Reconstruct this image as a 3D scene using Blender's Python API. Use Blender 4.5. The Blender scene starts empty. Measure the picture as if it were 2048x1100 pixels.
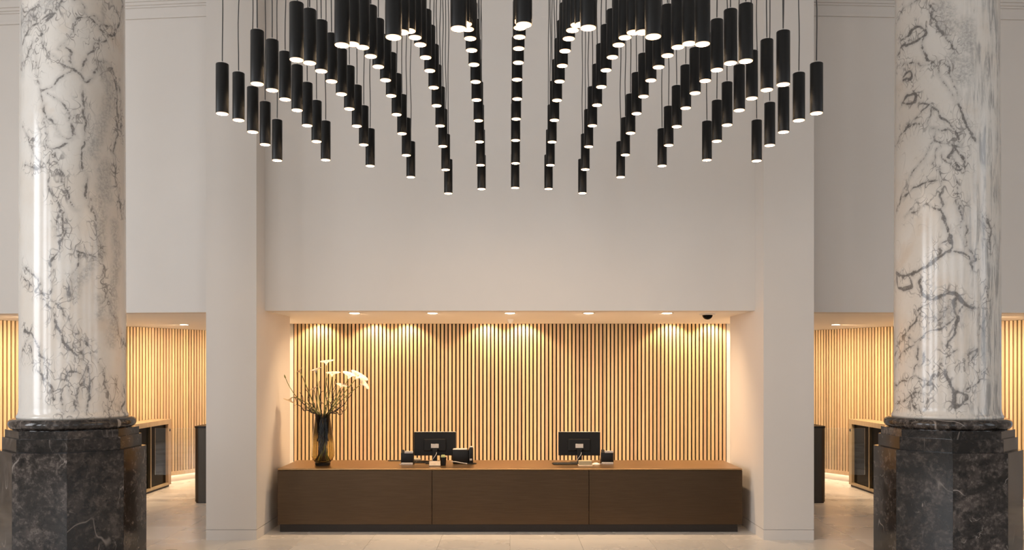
import bpy, bmesh, math, random
import numpy as np
from mathutils import Vector, Matrix

# ------------------------------------------------------------------ camera, world, light, exposure
sc = bpy.context.scene
col = sc.collection
F, X0, HZ, EYE = 1690.0, 1020.0, 736.0, 2.1       # focal length (px), vanishing point (px), eye height (m)
cd = bpy.data.cameras.new('camera'); cam = bpy.data.objects.new('camera', cd); col.objects.link(cam)
cam.location = (0, 0, EYE); cam.rotation_euler = (math.pi / 2, 0, 0)
cd.sensor_fit = 'HORIZONTAL'; cd.sensor_width = 36; cd.lens = 36 * F / 2048
cd.shift_x = (1024 - X0) / 2048; cd.shift_y = (HZ - 550) / 2048
cd.clip_start = 0.05; cd.clip_end = 200
sc.camera = cam
sc.view_settings.view_transform = 'Standard'; sc.view_settings.look = 'None'
sc.view_settings.gamma = 1; sc.view_settings.use_curve_mapping = False
sc.view_settings.exposure = 0.0
w = bpy.data.worlds.new('world'); sc.world = w; w.use_nodes = True
w.node_tree.nodes['Background'].inputs[0].default_value = (0.75, 0.85, 1.0, 1)
w.node_tree.nodes['Background'].inputs[1].default_value = 0.6

DAY = (0.92, 0.955, 1.0)
def area(name, loc, rot, sx, sy, power, color):
    l = bpy.data.lights.new(name, 'AREA'); l.shape = 'RECTANGLE'; l.size = sx; l.size_y = sy
    l.energy = power; l.color = color
    o = bpy.data.objects.new(name, l); col.objects.link(o); o.location = loc; o.rotation_euler = rot
    return o
HX = 10.0            # half width of the hall
R90 = math.pi / 2
WIN = []             # daylight enters by tall windows in the side walls and the wall behind the viewer
for i, y in enumerate((-4.0, 0.2, 4.4)):
    WIN.append(('left', y)); area('window_light', (-HX + 0.02, y, 3.7), (0, -R90, 0), 4.8, 2.2, 300, DAY)
for i, y in enumerate((-4.0, 0.2, 4.4)):
    WIN.append(('right', y)); area('window_light', (HX - 0.02, y, 3.7), (0, R90, 0), 4.8, 2.2, 68, DAY)
for x in (-5.5, 0, 5.5):
    WIN.append(('rear', x)); area('window_light', (x, -7.98, 3.7), (R90, 0, 0), 2.6, 4.8, 120 if x < 0 else 75, DAY)

# ------------------------------------------------------------------ helpers
rnd = random.Random(7)
def tag(o, label=None, cat=None, group=None, kind=None):
    if label: o['label'] = label
    if cat: o['category'] = cat
    if group: o['group'] = group
    if kind: o['kind'] = kind
    return o
def link(name, data, parent=None, loc=None, rot=None):
    o = bpy.data.objects.new(name, data); col.objects.link(o)
    if parent: o.parent = parent
    if loc is not None: o.location = loc
    if rot is not None: o.rotation_euler = rot
    return o
def empty(name, loc=(0, 0, 0), rz=0):
    o = link(name, None, None, loc, (0, 0, rz)); o.empty_display_size = 0.1
    return o
def mesh(bm, name, mat, smooth=None):
    bmesh.ops.recalc_face_normals(bm, faces=bm.faces)
    me = bpy.data.meshes.new(name); bm.to_mesh(me); bm.free()
    if mat: me.materials.append(mat)
    if smooth is not None:
        me.shade_smooth(); me.set_sharp_from_angle(angle=math.radians(smooth))
    return me
def obj(name, bm, mat, parent=None, loc=None, rot=None, smooth=None):
    return link(name, mesh(bm, name, mat, smooth), parent, loc, rot)
def box(bm, x0, x1, y0, y1, z0, z1, bevel=0, seg=1):
    r = bmesh.ops.create_cube(bm, size=1)
    vs = r['verts']
    for v in vs:
        v.co = Vector((x0 + (v.co.x + .5) * (x1 - x0), y0 + (v.co.y + .5) * (y1 - y0), z0 + (v.co.z + .5) * (z1 - z0)))
    if bevel:
        es = list({e for v in vs for e in v.link_edges})
        bmesh.ops.bevel(bm, geom=es, offset=bevel, segments=seg, profile=.5, affect='EDGES', clamp_overlap=True)
    return bm
def bx(*a, bevel=0, seg=1):
    return box(bmesh.new(), *a, bevel=bevel, seg=seg)
def prism(pts, z0, z1, bm=None):
    bm = bm or bmesh.new()
    lo = [bm.verts.new((x, y, z0)) for x, y in pts]; hi = [bm.verts.new((x, y, z1)) for x, y in pts]
    n = len(pts)
    bm.faces.new(lo[::-1]); bm.faces.new(hi)
    for i in range(n): bm.faces.new((lo[i], lo[(i + 1) % n], hi[(i + 1) % n], hi[i]))
    return bm
def lathe(prof, seg=48, bm=None, cap0=True, cap1=True, ph=0.0):
    bm = bm or bmesh.new()
    rings = []
    for r, z in prof:
        rings.append([bm.verts.new((r * math.cos(2 * math.pi * i / seg + ph), r * math.sin(2 * math.pi * i / seg + ph), z)) for i in range(seg)])
    for a, b in zip(rings, rings[1:]):
        for i in range(seg): bm.faces.new((a[i], a[(i + 1) % seg], b[(i + 1) % seg], b[i]))
    if cap0: bm.faces.new(rings[0][::-1])
    if cap1: bm.faces.new(rings[-1])
    return bm
def tube(pts, rad, seg=8, bm=None):
    bm = bm or bmesh.new()
    pts = [Vector(p) for p in pts]; n = len(pts); rings = []
    up = Vector((0.31, 0.17, 0.93)).normalized()
    for i, p in enumerate(pts):
        t = (pts[min(i + 1, n - 1)] - pts[max(i - 1, 0)]).normalized()
        a = t.cross(up)
        if a.length < 1e-3: a = t.cross(Vector((1, 0, 0)))
        a.normalize(); b = t.cross(a)
        r = rad(i / (n - 1)) if callable(rad) else rad
        rings.append([bm.verts.new(p + r * (math.cos(2 * math.pi * k / seg) * a + math.sin(2 * math.pi * k / seg) * b)) for k in range(seg)])
    for a, b in zip(rings, rings[1:]):
        for k in range(seg): bm.faces.new((a[k], a[(k + 1) % seg], b[(k + 1) % seg], b[k]))
    bm.faces.new(rings[0][::-1]); bm.faces.new(rings[-1])
    return bm
def bez(p, n=16):
    p = [Vector(q) for q in p]; out = []
    for i in range(n + 1):
        t = i / n; q = list(p)
        while len(q) > 1: q = [a.lerp(b, t) for a, b in zip(q, q[1:])]
        out.append(q[0])
    return out
def P(x, y, Y):                      # photograph pixel on the plane at depth Y -> point of the place
    return Vector(((x - X0) * Y / F, Y, EYE - (y - HZ) * Y / F))

# ------------------------------------------------------------------ materials
class M:
    def __init__(s, name):
        s.m = bpy.data.materials.new(name); s.m.use_nodes = True
        s.nt = s.m.node_tree; s.b = s.nt.nodes['Principled BSDF']
    def n(s, t, **kw):
        nd = s.nt.nodes.new(t)
        for k, v in kw.items():
            if k in nd.inputs: nd.inputs[k].default_value = v
            else: setattr(nd, k, v)
        return nd
    def l(s, a, b): s.nt.links.new(a, b)
    def set(s, **kw):
        for k, v in kw.items():
            k = k.replace('_', ' ')
            s.b.inputs[k].default_value = (*v, 1) if isinstance(v, tuple) and len(v) == 3 else v
        return s
    def coord(s, scale=(1, 1, 1), loc=(0, 0, 0), rot=(0, 0, 0), kind='Object', rand=0):
        tc = s.n('ShaderNodeTexCoord'); mp = s.n('ShaderNodeMapping')
        mp.inputs['Scale'].default_value = scale; mp.inputs['Location'].default_value = loc; mp.inputs['Rotation'].default_value = rot
        src = tc.outputs[kind]
        if rand:
            oi = s.n('ShaderNodeObjectInfo'); ml = s.n('ShaderNodeMath', operation='MULTIPLY'); ml.inputs[1].default_value = rand
            s.l(oi.outputs['Random'], ml.inputs[0])
            va = s.n('ShaderNodeVectorMath', operation='ADD'); s.l(src, va.inputs[0]); s.l(ml.outputs[0], va.inputs[1]); src = va.outputs[0]
        s.l(src, mp.inputs['Vector'])
        return mp.outputs[0]
    def noise(s, co, scale, detail=4, rough=.55, dist=0):
        nd = s.n('ShaderNodeTexNoise'); s.l(co, nd.inputs['Vector'])
        nd.inputs['Scale'].default_value = scale; nd.inputs['Detail'].default_value = detail
        nd.inputs['Roughness'].default_value = rough; nd.inputs['Distortion'].default_value = dist
        return nd.outputs['Fac']
    def math(s, op, a, b=None, c=None, clamp=False):
        nd = s.n('ShaderNodeMath', operation=op); nd.use_clamp = clamp
        for i, v in enumerate((a, b, c)):
            if v is None: continue
            if isinstance(v, (int, float)): nd.inputs[i].default_value = v
            else: s.l(v, nd.inputs[i])
        return nd.outputs[0]
    def ramp(s, fac, stops):
        nd = s.n('ShaderNodeValToRGB'); e = nd.color_ramp.elements
        while len(e) < len(stops): e.new(.5)
        for el, (p, c) in zip(e, stops):
            el.position = p; el.color = (*c, 1) if isinstance(c, tuple) else (c, c, c, 1)
        s.l(fac, nd.inputs[0]); return nd.outputs[0]
    def mix(s, fac, a, b):
        nd = s.n('ShaderNodeMix', data_type='RGBA')
        for v, i in ((fac, 0), (a, 6), (b, 7)):
            if isinstance(v, (int, float)): nd.inputs[i].default_value = v
            elif isinstance(v, tuple): nd.inputs[i].default_value = (*v, 1)
            else: s.l(v, nd.inputs[i])
        return nd.outputs[2]
    def smooth(s, v, lo, hi, a=0., b=1.):
        nd = s.n('ShaderNodeMapRange', interpolation_type='SMOOTHSTEP'); s.l(v, nd.inputs[0])
        for i, q in enumerate((lo, hi, a, b)): nd.inputs[1 + i].default_value = q
        return nd.outputs[0]
    def color(s, c): s.l(c, s.b.inputs['Base Color']); return s
    def bump(s, h, strength=.1, dist=.01):
        nd = s.n('ShaderNodeBump'); nd.inputs['Strength'].default_value = strength; nd.inputs['Distance'].default_value = dist
        s.l(h, nd.inputs['Height']); s.l(nd.outputs[0], s.b.inputs['Normal']); return s

def plain(name, c, rough=.5, metal=0, **kw):
    m = M(name).set(Base_Color=c, Roughness=rough, Metallic=metal, **kw)
    n = m.noise(m.coord(rand=5), 60, 3)
    m.color(m.mix(m.smooth(n, .3, .7), tuple(v * .93 for v in c), tuple(min(1, v * 1.05) for v in c)))
    return m.m
def emit(name, c, strength, base=(.8, .8, .8)):
    m = M(name).set(Base_Color=base, Roughness=.4)
    m.b.inputs['Emission Color'].default_value = (*c, 1); m.b.inputs['Emission Strength'].default_value = strength
    return m.m

def paint(name, c):
    m = M(name).set(Roughness=.62)
    co = m.coord(kind='Object'); n = m.noise(co, .5, 5, .6)
    m.color(m.mix(m.smooth(n, .3, .7), tuple(v * .975 for v in c), tuple(v * 1.02 for v in c)))
    m.bump(m.noise(co, 180, 2), .03, .001)
    return m.m
WALL = paint('wall_paint', (.655, .605, .555))
CEIL = paint('ceiling_paint', (.78, .76, .73))

def wood(name, c0, c1, c2, rough=.45):
    m = M(name).set(Roughness=rough)
    co = m.coord(scale=(1, 1, .04), rand=9); n = m.noise(co, 60, 5, .6, .3)
    oi = m.n('ShaderNodeObjectInfo')
    g = m.ramp(n, [(.25, c0), (.55, c1), (.8, c2)])
    hs = m.n('ShaderNodeHueSaturation'); m.l(g, hs.inputs['Color'])
    m.l(m.smooth(oi.outputs['Random'], 0, 1, .86, 1.12), hs.inputs['Value'])
    m.l(m.smooth(m.math('FRACT', m.math('MULTIPLY', oi.outputs['Random'], 7.3)), 0, 1, .49, .51), hs.inputs['Hue'])
    m.color(hs.outputs[0])
    m.bump(n, .08, .002)
    return m.m
OAK = wood('oak_slat', (.58, .40, .22), (.68, .49, .29), (.76, .57, .36))
OAKF = wood('oak_frame', (.36, .25, .15), (.46, .33, .20), (.55, .40, .25))
FELT = plain('black_felt', (.018, .014, .011), .95)

def floor_mat():
    m = M('floor_stone').set(Roughness=.2)
    co = m.coord(rand=20); n = m.noise(co, 1.2, 3, .5); f = m.noise(co, 22, 4, .7)
    c = m.mix(m.smooth(n, .2, .8), (.655, .61, .555), (.69, .645, .59))
    c = m.mix(m.smooth(f, .3, .9, 0, .14), c, (.50, .46, .41))
    oi = m.n('ShaderNodeObjectInfo'); hs = m.n('ShaderNodeHueSaturation'); m.l(c, hs.inputs['Color'])
    m.l(m.smooth(oi.outputs['Random'], 0, 1, .94, 1.05), hs.inputs['Value']); m.color(hs.outputs[0])
    m.l(m.smooth(n, .2, .8, .25, .31), m.b.inputs['Roughness'])
    return m.m
FLOOR = floor_mat()
GROUT = plain('floor_joint', (.22, .20, .18), .8)

def dark_marble():
    m = M('dark_marble').set(Roughness=.12, Specular_IOR_Level=.35)
    co = m.coord(rand=30)
    wv = m.n('ShaderNodeTexNoise'); m.l(co, wv.inputs['Vector']); wv.inputs['Scale'].default_value = 1.8; wv.inputs['Detail'].default_value = 4
    va = m.n('ShaderNodeVectorMath', operation='MULTIPLY_ADD'); m.l(wv.outputs['Color'], va.inputs[0]); va.inputs[1].default_value = (.45, .45, .45); m.l(co, va.inputs[2])
    wc = va.outputs[0]
    n = m.noise(co, 4.0, 8, .68, .6); f = m.noise(co, 26, 5, .7)
    base = m.ramp(n, [(.30, (.006, .005, .004)), (.47, (.020, .016, .014)), (.62, (.060, .048, .042)), (.80, (.13, .108, .095))])
    base = m.mix(m.math('MULTIPLY', m.smooth(f, .48, .62, 0, .75), m.smooth(n, .36, .60)), base, (.14, .115, .10))
    base = m.mix(m.smooth(m.noise(co, 9, 4, .6), .50, .34, 0, .8), base, (.006, .005, .0045))
    def ridge(sc_, det, lo, off):
        mp = m.n('ShaderNodeMapping'); mp.inputs['Location'].default_value = (off, off * .7, -off); mp.inputs['Rotation'].default_value = (.3, .5, off); mp.inputs['Scale'].default_value = (1, 1, .55); m.l(co, mp.inputs['Vector'])
        return m.smooth(m.math('ABSOLUTE', m.math('SUBTRACT', m.noise(mp.outputs[0], sc_, det, .5, .3), .5)), 0, lo, 1, 0)
    l1 = m.math('MULTIPLY', ridge(1.1, 3, .0045, 3.1), m.smooth(m.noise(co, 1.9, 2), .47, .60))
    l2 = m.math('MULTIPLY', ridge(3.2, 4, .010, 7.7), m.smooth(m.noise(co, 2.6, 3, .6), .56, .68))
    l3 = m.math('MULTIPLY', ridge(9, 3, .02, 1.7), m.smooth(m.noise(co, 4.1, 3, .6), .62, .72))
    base = m.mix(m.math('MULTIPLY', m.math('MAXIMUM', l1, m.math('MAXIMUM', l2, l3)), .7), base, (.36, .31, .275))
    oi = m.n('ShaderNodeObjectInfo'); hs = m.n('ShaderNodeHueSaturation'); m.l(base, hs.inputs['Color'])
    m.l(m.smooth(oi.outputs['Random'], 0, 1, .45, 1.0), hs.inputs['Value']); base = hs.outputs[0]
    m.color(base); return m.m
DARKM = dark_marble()

def white_marble():
    m = M('veined_marble').set(Roughness=.16)
    co = m.coord()
    av = m.n('ShaderNodeAttribute', attribute_name='vein').outputs['Fac']
    ap = m.n('ShaderNodeAttribute', attribute_name='cloud').outputs['Fac']
    ast = m.n('ShaderNodeAttribute', attribute_name='streak').outputs['Fac']
    n1 = m.noise(co, 12, 4, .6); n2 = m.noise(co, 38, 5, .7); big = m.noise(co, 1.1, 4, .55)
    cream = m.mix(m.smooth(big, .35, .65), (.56, .50, .435), (.60, .565, .52))
    cream = m.mix(m.smooth(m.noise(co, 2.3, 4), .56, .75, 0, .5), cream, (.50, .40, .31))
    cream = m.mix(m.smooth(n2, .5, .8, 0, .25), cream, (.46, .42, .38))
    d = m.math('ADD', av, m.math('MULTIPLY', m.math('SUBTRACT', n1, .5), .055))
    d = m.math('ADD', d, m.math('MULTIPLY', m.math('SUBTRACT', n2, .5), .030))
    halo = m.smooth(d, .040, -.004, 0, .38)
    c = m.mix(halo, cream, (.30, .275, .255))
    core = m.math('MULTIPLY', m.smooth(d, .004, -.007, 0, .9), m.smooth(n2, .25, .55, .55, 1))
    c = m.mix(core, c, (.095, .085, .08))
    # fine curling strands that accompany the veins
    def strand(sc_, lo, off):
        mp = m.n('ShaderNodeMapping'); mp.inputs['Location'].default_value = (off, off, off); mp.inputs['Scale'].default_value = (1, 1, .62); m.l(co, mp.inputs['Vector'])
        return m.smooth(m.math('ABSOLUTE', m.math('SUBTRACT', m.noise(mp.outputs[0], sc_, 1.2, .5, .5), .5)), 0, lo, 1, 0)
    near = m.smooth(av, .12, .015)
    sn = m.math('MULTIPLY', m.math('MAXIMUM', strand(7, .020, 1.3), strand(14, .030, 5.1)), m.math('MULTIPLY', near, m.smooth(m.noise(co, 3.5, 2), .38, .55)))
    c = m.mix(m.math('MULTIPLY', sn, .8), c, (.13, .118, .11))
    far = m.math('MULTIPLY', strand(3.2, .006, 2.2), m.smooth(m.noise(co, 2.2, 3), .5, .62))
    c = m.mix(m.math('MULTIPLY', far, .35), c, (.25, .23, .215))
    # soft grey clouds
    cl = m.math('MULTIPLY', ap, m.smooth(n2, .35, .65, .25, 1))
    c = m.mix(m.math('MULTIPLY', cl, .6), c, (.22, .21, .20))
    # long streaks running down one side
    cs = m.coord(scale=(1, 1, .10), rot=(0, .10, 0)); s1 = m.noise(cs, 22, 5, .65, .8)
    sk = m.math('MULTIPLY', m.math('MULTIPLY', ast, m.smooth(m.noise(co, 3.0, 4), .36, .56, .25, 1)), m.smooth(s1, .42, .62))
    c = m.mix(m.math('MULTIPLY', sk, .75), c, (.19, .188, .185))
    m.color(c); return m.m
MARBLE = white_marble()

def bronze(name, c, rough, streak_axis=(.6, .6, 30), amp=.1):
    m = M(name).set(Metallic=1.0, Roughness=rough)
    co = m.coord(scale=streak_axis); n = m.noise(co, 6, 5, .65); b = m.noise(m.coord(rand=8), .9, 2, .5)
    cc = m.mix(m.smooth(n, .3, .7), tuple(v * .86 for v in c), tuple(v * 1.1 for v in c))
    cc = m.mix(m.smooth(b, .2, .8, 0, .4), cc, tuple(v * .68 for v in c)); m.color(cc)
    m.l(m.smooth(b, .1, .9, rough - .03, rough + .04), m.b.inputs['Roughness'])
    m.bump(n, amp, .001)
    return m.m
BRONZE = bronze('bronze_panel', (.092, .058, .034), .31, amp=.04)
BRONZET = bronze('bronze_top', (.42, .265, .13), .33, (1, 30, 1))
BRONZED = plain('bronze_dark', (.035, .027, .022), .4, .7)
GATE = bronze('gate_bronze', (.055, .045, .036), .34, (30, 30, .6))
BRASS = bronze('brass_strip', (.50, .39, .24), .3, (30, 30, .6))
BLACK = plain('black_satin', (.006, .0055, .005), .36, Specular_IOR_Level=.22)
BLKPL = plain('black_plastic', (.007, .0065, .006), .4, Specular_IOR_Level=.2)
GREYPL = plain('grey_plastic', (.42, .39, .36), .35)
DARKGL = M('dark_glass').set(Base_Color=(.004, .0035, .003), Roughness=.15, Specular_IOR_Level=.06).m
CORD = plain('cord_black', (.03, .027, .025), .6)
WHITEP = plain('white_plastic', (.72, .68, .62), .4)
PAPER = plain('cream_card', (.66, .52, .36), .7)
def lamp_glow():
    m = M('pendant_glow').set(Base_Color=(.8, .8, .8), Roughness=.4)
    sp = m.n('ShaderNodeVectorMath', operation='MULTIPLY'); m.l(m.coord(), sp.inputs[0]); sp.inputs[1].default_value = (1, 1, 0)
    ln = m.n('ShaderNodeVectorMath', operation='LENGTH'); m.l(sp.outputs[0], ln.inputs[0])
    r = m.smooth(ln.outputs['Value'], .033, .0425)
    m.l(m.mix(r, (1.0, .70, .42), (1.0, .52, .20)), m.b.inputs['Emission Color'])  # dim orange rim imitates lens bloom, put into the emission colour
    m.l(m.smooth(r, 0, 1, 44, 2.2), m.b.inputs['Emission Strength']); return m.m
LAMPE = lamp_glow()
DOWNE = emit('downlight_glow', (1.0, .84, .62), 40.0)
LEDE = emit('led_strip', (1.0, .80, .56), 9.0)
GLASS = M('clear_glass').set(Base_Color=(.93, .96, .95), Roughness=.02, Transmission_Weight=1.0, IOR=1.45).m
def smoke():
    m = M('smoky_glass').set(Roughness=.04, Transmission_Weight=1.0, IOR=1.22)
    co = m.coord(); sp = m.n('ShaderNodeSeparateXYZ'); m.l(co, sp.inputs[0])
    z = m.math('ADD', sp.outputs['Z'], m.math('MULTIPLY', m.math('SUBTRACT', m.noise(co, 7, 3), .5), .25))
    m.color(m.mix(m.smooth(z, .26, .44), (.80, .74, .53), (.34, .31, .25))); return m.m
SMOKE = smoke()

# ------------------------------------------------------------------ the setting
TOP = 7.6; CZ = 2.824
PX0, PX1, PY0, PY1 = 3.097, 3.712, 10.32, 11.89       # piers
BACK = 14.10; SLX = 3.612; RX = 3.682; SLOT = 13.80
def struct(name, bm, mat, **k): return tag(obj(name, bm, mat, **k), kind='structure')

floor = struct('floor', bx(-HX - .2, HX + .2, -8.2, 18.2, -.25, -.012), GROUT)
T = .85
tile_me = mesh(bx(-T / 2 + .0012, T / 2 - .0012, -T / 2 + .0012, T / 2 - .0012, -.012, 0, bevel=.001), 'tile', FLOOR)
for iy in range(9, 21):
    for ix in range(-9, 9):
        x = (ix + .5) * T; y = iy * T + .15 + T / 2
        if y > 17.9: continue
        link('tile', tile_me, floor, (x, y, 0), (0, 0, rnd.choice((0, math.pi))))
bm = bmesh.new()
box(bm, -HX - .2, HX + .2, -8.2, 9 * T + .15, -.012, 0)
box(bm, -HX - .2, -9 * T, 9 * T + .15, 18.2, -.012, 0); box(bm, 9 * T, HX + .2, 9 * T + .15, 18.2, -.012, 0)
obj('outer_paving', bm, FLOOR, floor)
struct('ceiling', bx(-HX - .2, HX + .2, -8.2, 11.8, TOP, TOP + .2), CEIL)

# hall walls out of view, with tall window openings
def wall_with_windows(name, side, spots, half):
    bm = bmesh.new(); z0, z1 = 1.3, 6.1
    hw = 1.1 if side != 'rear' else 1.3
    edges = []
    a0, a1 = (-8.2, 11.8) if side != 'rear' else (-HX - .2, HX + .2)
    cuts = sorted(spots); cur = a0; spans = []
    for c in cuts: spans.append((cur, c - hw)); cur = c + hw
    spans.append((cur, a1))
    def put(u0, u1, zz0, zz1):
        if side == 'left': box(bm, -HX - .25, -HX, u0, u1, zz0, zz1)
        elif side == 'right': box(bm, HX, HX + .25, u0, u1, zz0, zz1)
        else: box(bm, u0, u1, -8.25, -8.0, zz0, zz1)
    for u0, u1 in spans: put(u0, u1, 0, TOP)
    for c in cuts: put(c - hw, c + hw, 0, z0); put(c - hw, c + hw, z1, TOP)
    return struct(name, bm, WALL)
wall_with_windows('wall_left', 'left', [y for s, y in WIN if s == 'left'], 0)
wall_with_windows('wall_right', 'right', [y for s, y in WIN if s == 'right'], 0)
wall_with_windows('wall_rear', 'rear', [y for s, y in WIN if s == 'rear'], 0)
FRAMEM = plain('window_frame_dark', (.05, .05, .05), .5)
for i, (s, u) in enumerate(WIN):
    bm = bmesh.new(); hw = 1.1 if s != 'rear' else 1.3
    def put(a, b, z0, z1):
        if s == 'left': box(bm, -HX - .16, -HX - .10, u + a, u + b, z0, z1)
        elif s == 'right': box(bm, HX + .10, HX + .16, u + a, u + b, z0, z1)
        else: box(bm, u + a, u + b, -8.16, -8.10, z0, z1)
    put(-hw, -hw + .07, 1.3, 6.1); put(hw - .07, hw, 1.3, 6.1); put(-.03, .03, 1.3, 6.1)
    for z in (1.3, 2.9, 4.5, 6.03): put(-hw, hw, z, z + .07)
    struct('window_%d' % (i + 1), bm, FRAMEM)

# piers, niche walls, upper wall
for sgn, nm in ((-1, 'left'), (1, 'right')):
    def sx(a, b): return (a, b) if sgn > 0 else (-b, -a)
    bm = bmesh.new()
    box(bm, *sx(PX0, PX1), PY0, PY1, .128, TOP)
    box(bm, *sx(PX0 + .012, PX1 - .012), PY0 + .012, PY1 - .012, .118, .13)
    box(bm, *sx(RX, PX1), PY1, BACK + .25, 0, CZ + .4)
    struct('wall_pier_%s' % nm, bm, WALL)
    struct('baseboard_%s' % nm, bx(*sx(PX0, PX1), PY0, PY1, 0, .1215), WALL)
struct('wall_upper', bx(-PX0, PX0, 10.68, 10.93, CZ, TOP), WALL)
bm = bx(-RX, RX, 10.93, SLOT, CZ, CZ + .2); box(bm, -RX, RX, SLOT, BACK + .25, CZ + .28, CZ + .4); box(bm, -RX, RX, SLOT - .1, SLOT, CZ + .2, CZ + .4)
struct('ceiling_niche', bm, CEIL)
# slatted wall behind the desk
wb = struct('wall_back', bx(-RX, RX, BACK + .034, BACK + .25, 0, CZ + .28), FELT)
NS = 112; pitch = 2 * SLX / NS
slat_me = mesh(bx(-.0205, .0205, -.0, .034, .02, CZ + .25, bevel=.0015), 'slat', OAK)
for i in range(NS):
    link('slat', slat_me, wb, (-SLX + (i + .5) * pitch, BACK, 0))
bm = bmesh.new()
for s in (-1, 1): box(bm, min(s * (SLX + .005), s * RX), max(s * (SLX + .005), s * RX), BACK, BACK + .034, 0, CZ + .25)
obj('edge_panel', bm, CEIL, wb)

# side bays: upper walls, soffits, angled slatted walls
for sgn, nm in ((-1, 'left'), (1, 'right')):
    sl = .098 if sgn < 0 else .045
    def sp(pts): return [(sgn * x, y) for x, y in (pts if sgn > 0 else pts[::-1])]
    ya = 10.95; yb = 10.95 + sl * (HX - PX1)
    struct('wall_upper_%s' % nm, prism(sp([(PX1, ya), (HX, yb), (HX, yb + .25), (PX1, ya + .25)]), CZ, TOP), WALL)
    struct('ceiling_bay_%s' % nm, prism(sp([(PX1, ya + .25), (HX, yb + .25), (HX, 18.2), (PX1, 18.2)]), CZ, CZ + .2), CEIL)
    bm = bmesh.new()
    for d, z0, z1 in ((.028, 6.66, 6.695), (.014, 6.695, 6.80), (.035, 6.80, 6.825), (.06, 6.825, 6.86), (.085, 6.86, 6.95)):
        prism(sp([(PX1, ya - d), (HX, yb - d), (HX, yb + .01), (PX1, ya + .01)]), z0, z1, bm)
    struct('trim_%d' % (1 if sgn < 0 else 2), bm, WALL)
    A = Vector((sgn * 8.30, 11.62)); B = Vector((sgn * 5.0, 17.71))
    d = (B - A); L = d.length; d.normalize()
    nrm = Vector((-sgn * d.y, sgn * d.x)) if False else Vector((d.y, -d.x))
    if nrm.x * sgn > 0: nrm = -nrm                      # towards the hall's centre line
    ang = math.atan2(d.y, d.x)
    # local frame: x along the wall, -y towards the room
    if sgn < 0: root_loc, rz, ln = A, ang, L
    else: root_loc, rz, ln = B, ang + math.pi, L
    ws = struct('wall_slatted_%s' % nm, bx(0, ln, .034, .2, .2, CZ), FELT, loc=(root_loc.x, root_loc.y, 0), rot=(0, 0, rz))
    n = int(ln / .063)
    sm = mesh(bx(-.0195, .0195, 0, .034, .20, CZ - .002, bevel=.0015), 'slat', OAK)
    for i in range(n): link('slat', sm, ws, ((i + .5) * .063, 0, 0))
    obj('base_rail', bx(0, ln, -.004, .034, .127, .20, bevel=.002), OAK, ws)
    obj('plinth', bx(0, ln, .12, .2, 0, .2), WALL, ws)
    tag(obj('led_strip', bx(.02, ln - .02, .06, .085, .135, .16), LEDE, ws), 'glowing warm light strip under the slats')
    struct('wall_end_%s' % nm, bx(min(sgn * 3.6, sgn * 5.6), max(sgn * 3.6, sgn * 5.6), 17.75, 18.0, 0, CZ), WALL)

# ------------------------------------------------------------------ marble columns
VL = []   # veins traced in the photograph: (crop, width, points)
def vein(c, wd, s): VL.append((c, wd, [tuple(map(float, q.split(','))) for q in s.split()]))
for wd, s in ((7, '370,440 378,520 380,600 383,690 370,780 380,860 400,960 420,1090'), (6, '440,300 490,300 530,360 550,430 540,500 550,600 545,700 520,740 540,830 545,930 560,1020 575,1090'),
    (5, '60,40 110,80 160,150 180,250 215,290 260,330 320,365 345,380'), (6, '345,380 390,300 410,230 470,200 520,180 570,100 580,20'), (7, '270,220 300,260 290,310 320,360'),
    (8, '260,10 230,70 180,110 165,180 170,230'), (6, '320,120 340,80 380,90 430,70 450,110 520,150'), (4, '320,130 290,200 250,250'), (5, '345,380 385,430 430,370 470,330'),
    (9, '490,180 520,195 530,170'), (5, '130,260 125,340 140,420 150,480 210,450 250,390 300,365'), (6, '150,480 160,540 180,610 240,630 260,690 300,720 325,670 310,600 280,550 230,510 190,480'),
    (5, '180,610 200,700 190,750 230,770 290,730'), (5, '190,750 120,720 80,690 60,650'), (6, '90,710 120,800 180,860 210,820 240,790'), (6, '180,860 120,880 70,850'),
    (8, '190,880 210,960 240,1030 265,1080'), (5, '240,800 270,900 300,990 350,1080'), (4, '210,840 250,870 265,930'), (5, '320,560 325,640 330,690'),
    (7, '60,100 120,40 150,10'), (6, '60,220 100,140 170,110 220,60 250,30'), (4, '55,330 100,260 150,200'), (5, '330,20 370,10 375,60 420,110 470,160'), (7, '520,20 540,60 560,90'),
    (4, '560,440 570,540 560,640 575,720'), (4, '480,20 470,90 450,150')): vein('A', wd, s)
for wd, s in ((4, '400,0 405,120 420,220 440,330 460,420 490,560 520,640 550,710'), (7, '220,0 245,50 280,90 285,140 250,190 225,240 195,280 185,340 190,420 200,470'), (9, '245,60 220,120 230,180 255,170 265,120 250,60'),
    (8, '70,325 110,360 140,400 125,440 165,460'), (4, '60,370 100,400'), (8, '160,480 200,530 225,600 240,670 280,720 330,760 365,800 375,880 370,960 365,1030'), (6, '190,470 250,520 290,590 310,640 330,720 345,770'),
    (4, '310,620 370,700 420,790 450,860 475,950 470,1030'), (8, '70,630 110,650 140,720 165,800 200,890 210,950'), (5, '60,740 75,690 95,660'), (5, '105,690 115,770 160,840 190,880'),
    (5, '250,880 270,820 320,830 350,860 330,920 310,980 300,1030'), (5, '245,890 260,960 250,1030'), (4, '280,880 300,940 320,1000'), (6, '330,230 320,310 300,400 290,470'), (5, '300,230 340,240 400,275'),
    (4, '550,0 540,60 560,120'), (4, '520,0 535,80'), (9, '545,900 550,960 530,1000'), (6, '505,850 510,910'), (4, '480,960 540,1030')): vein('B', wd, s)
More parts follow.
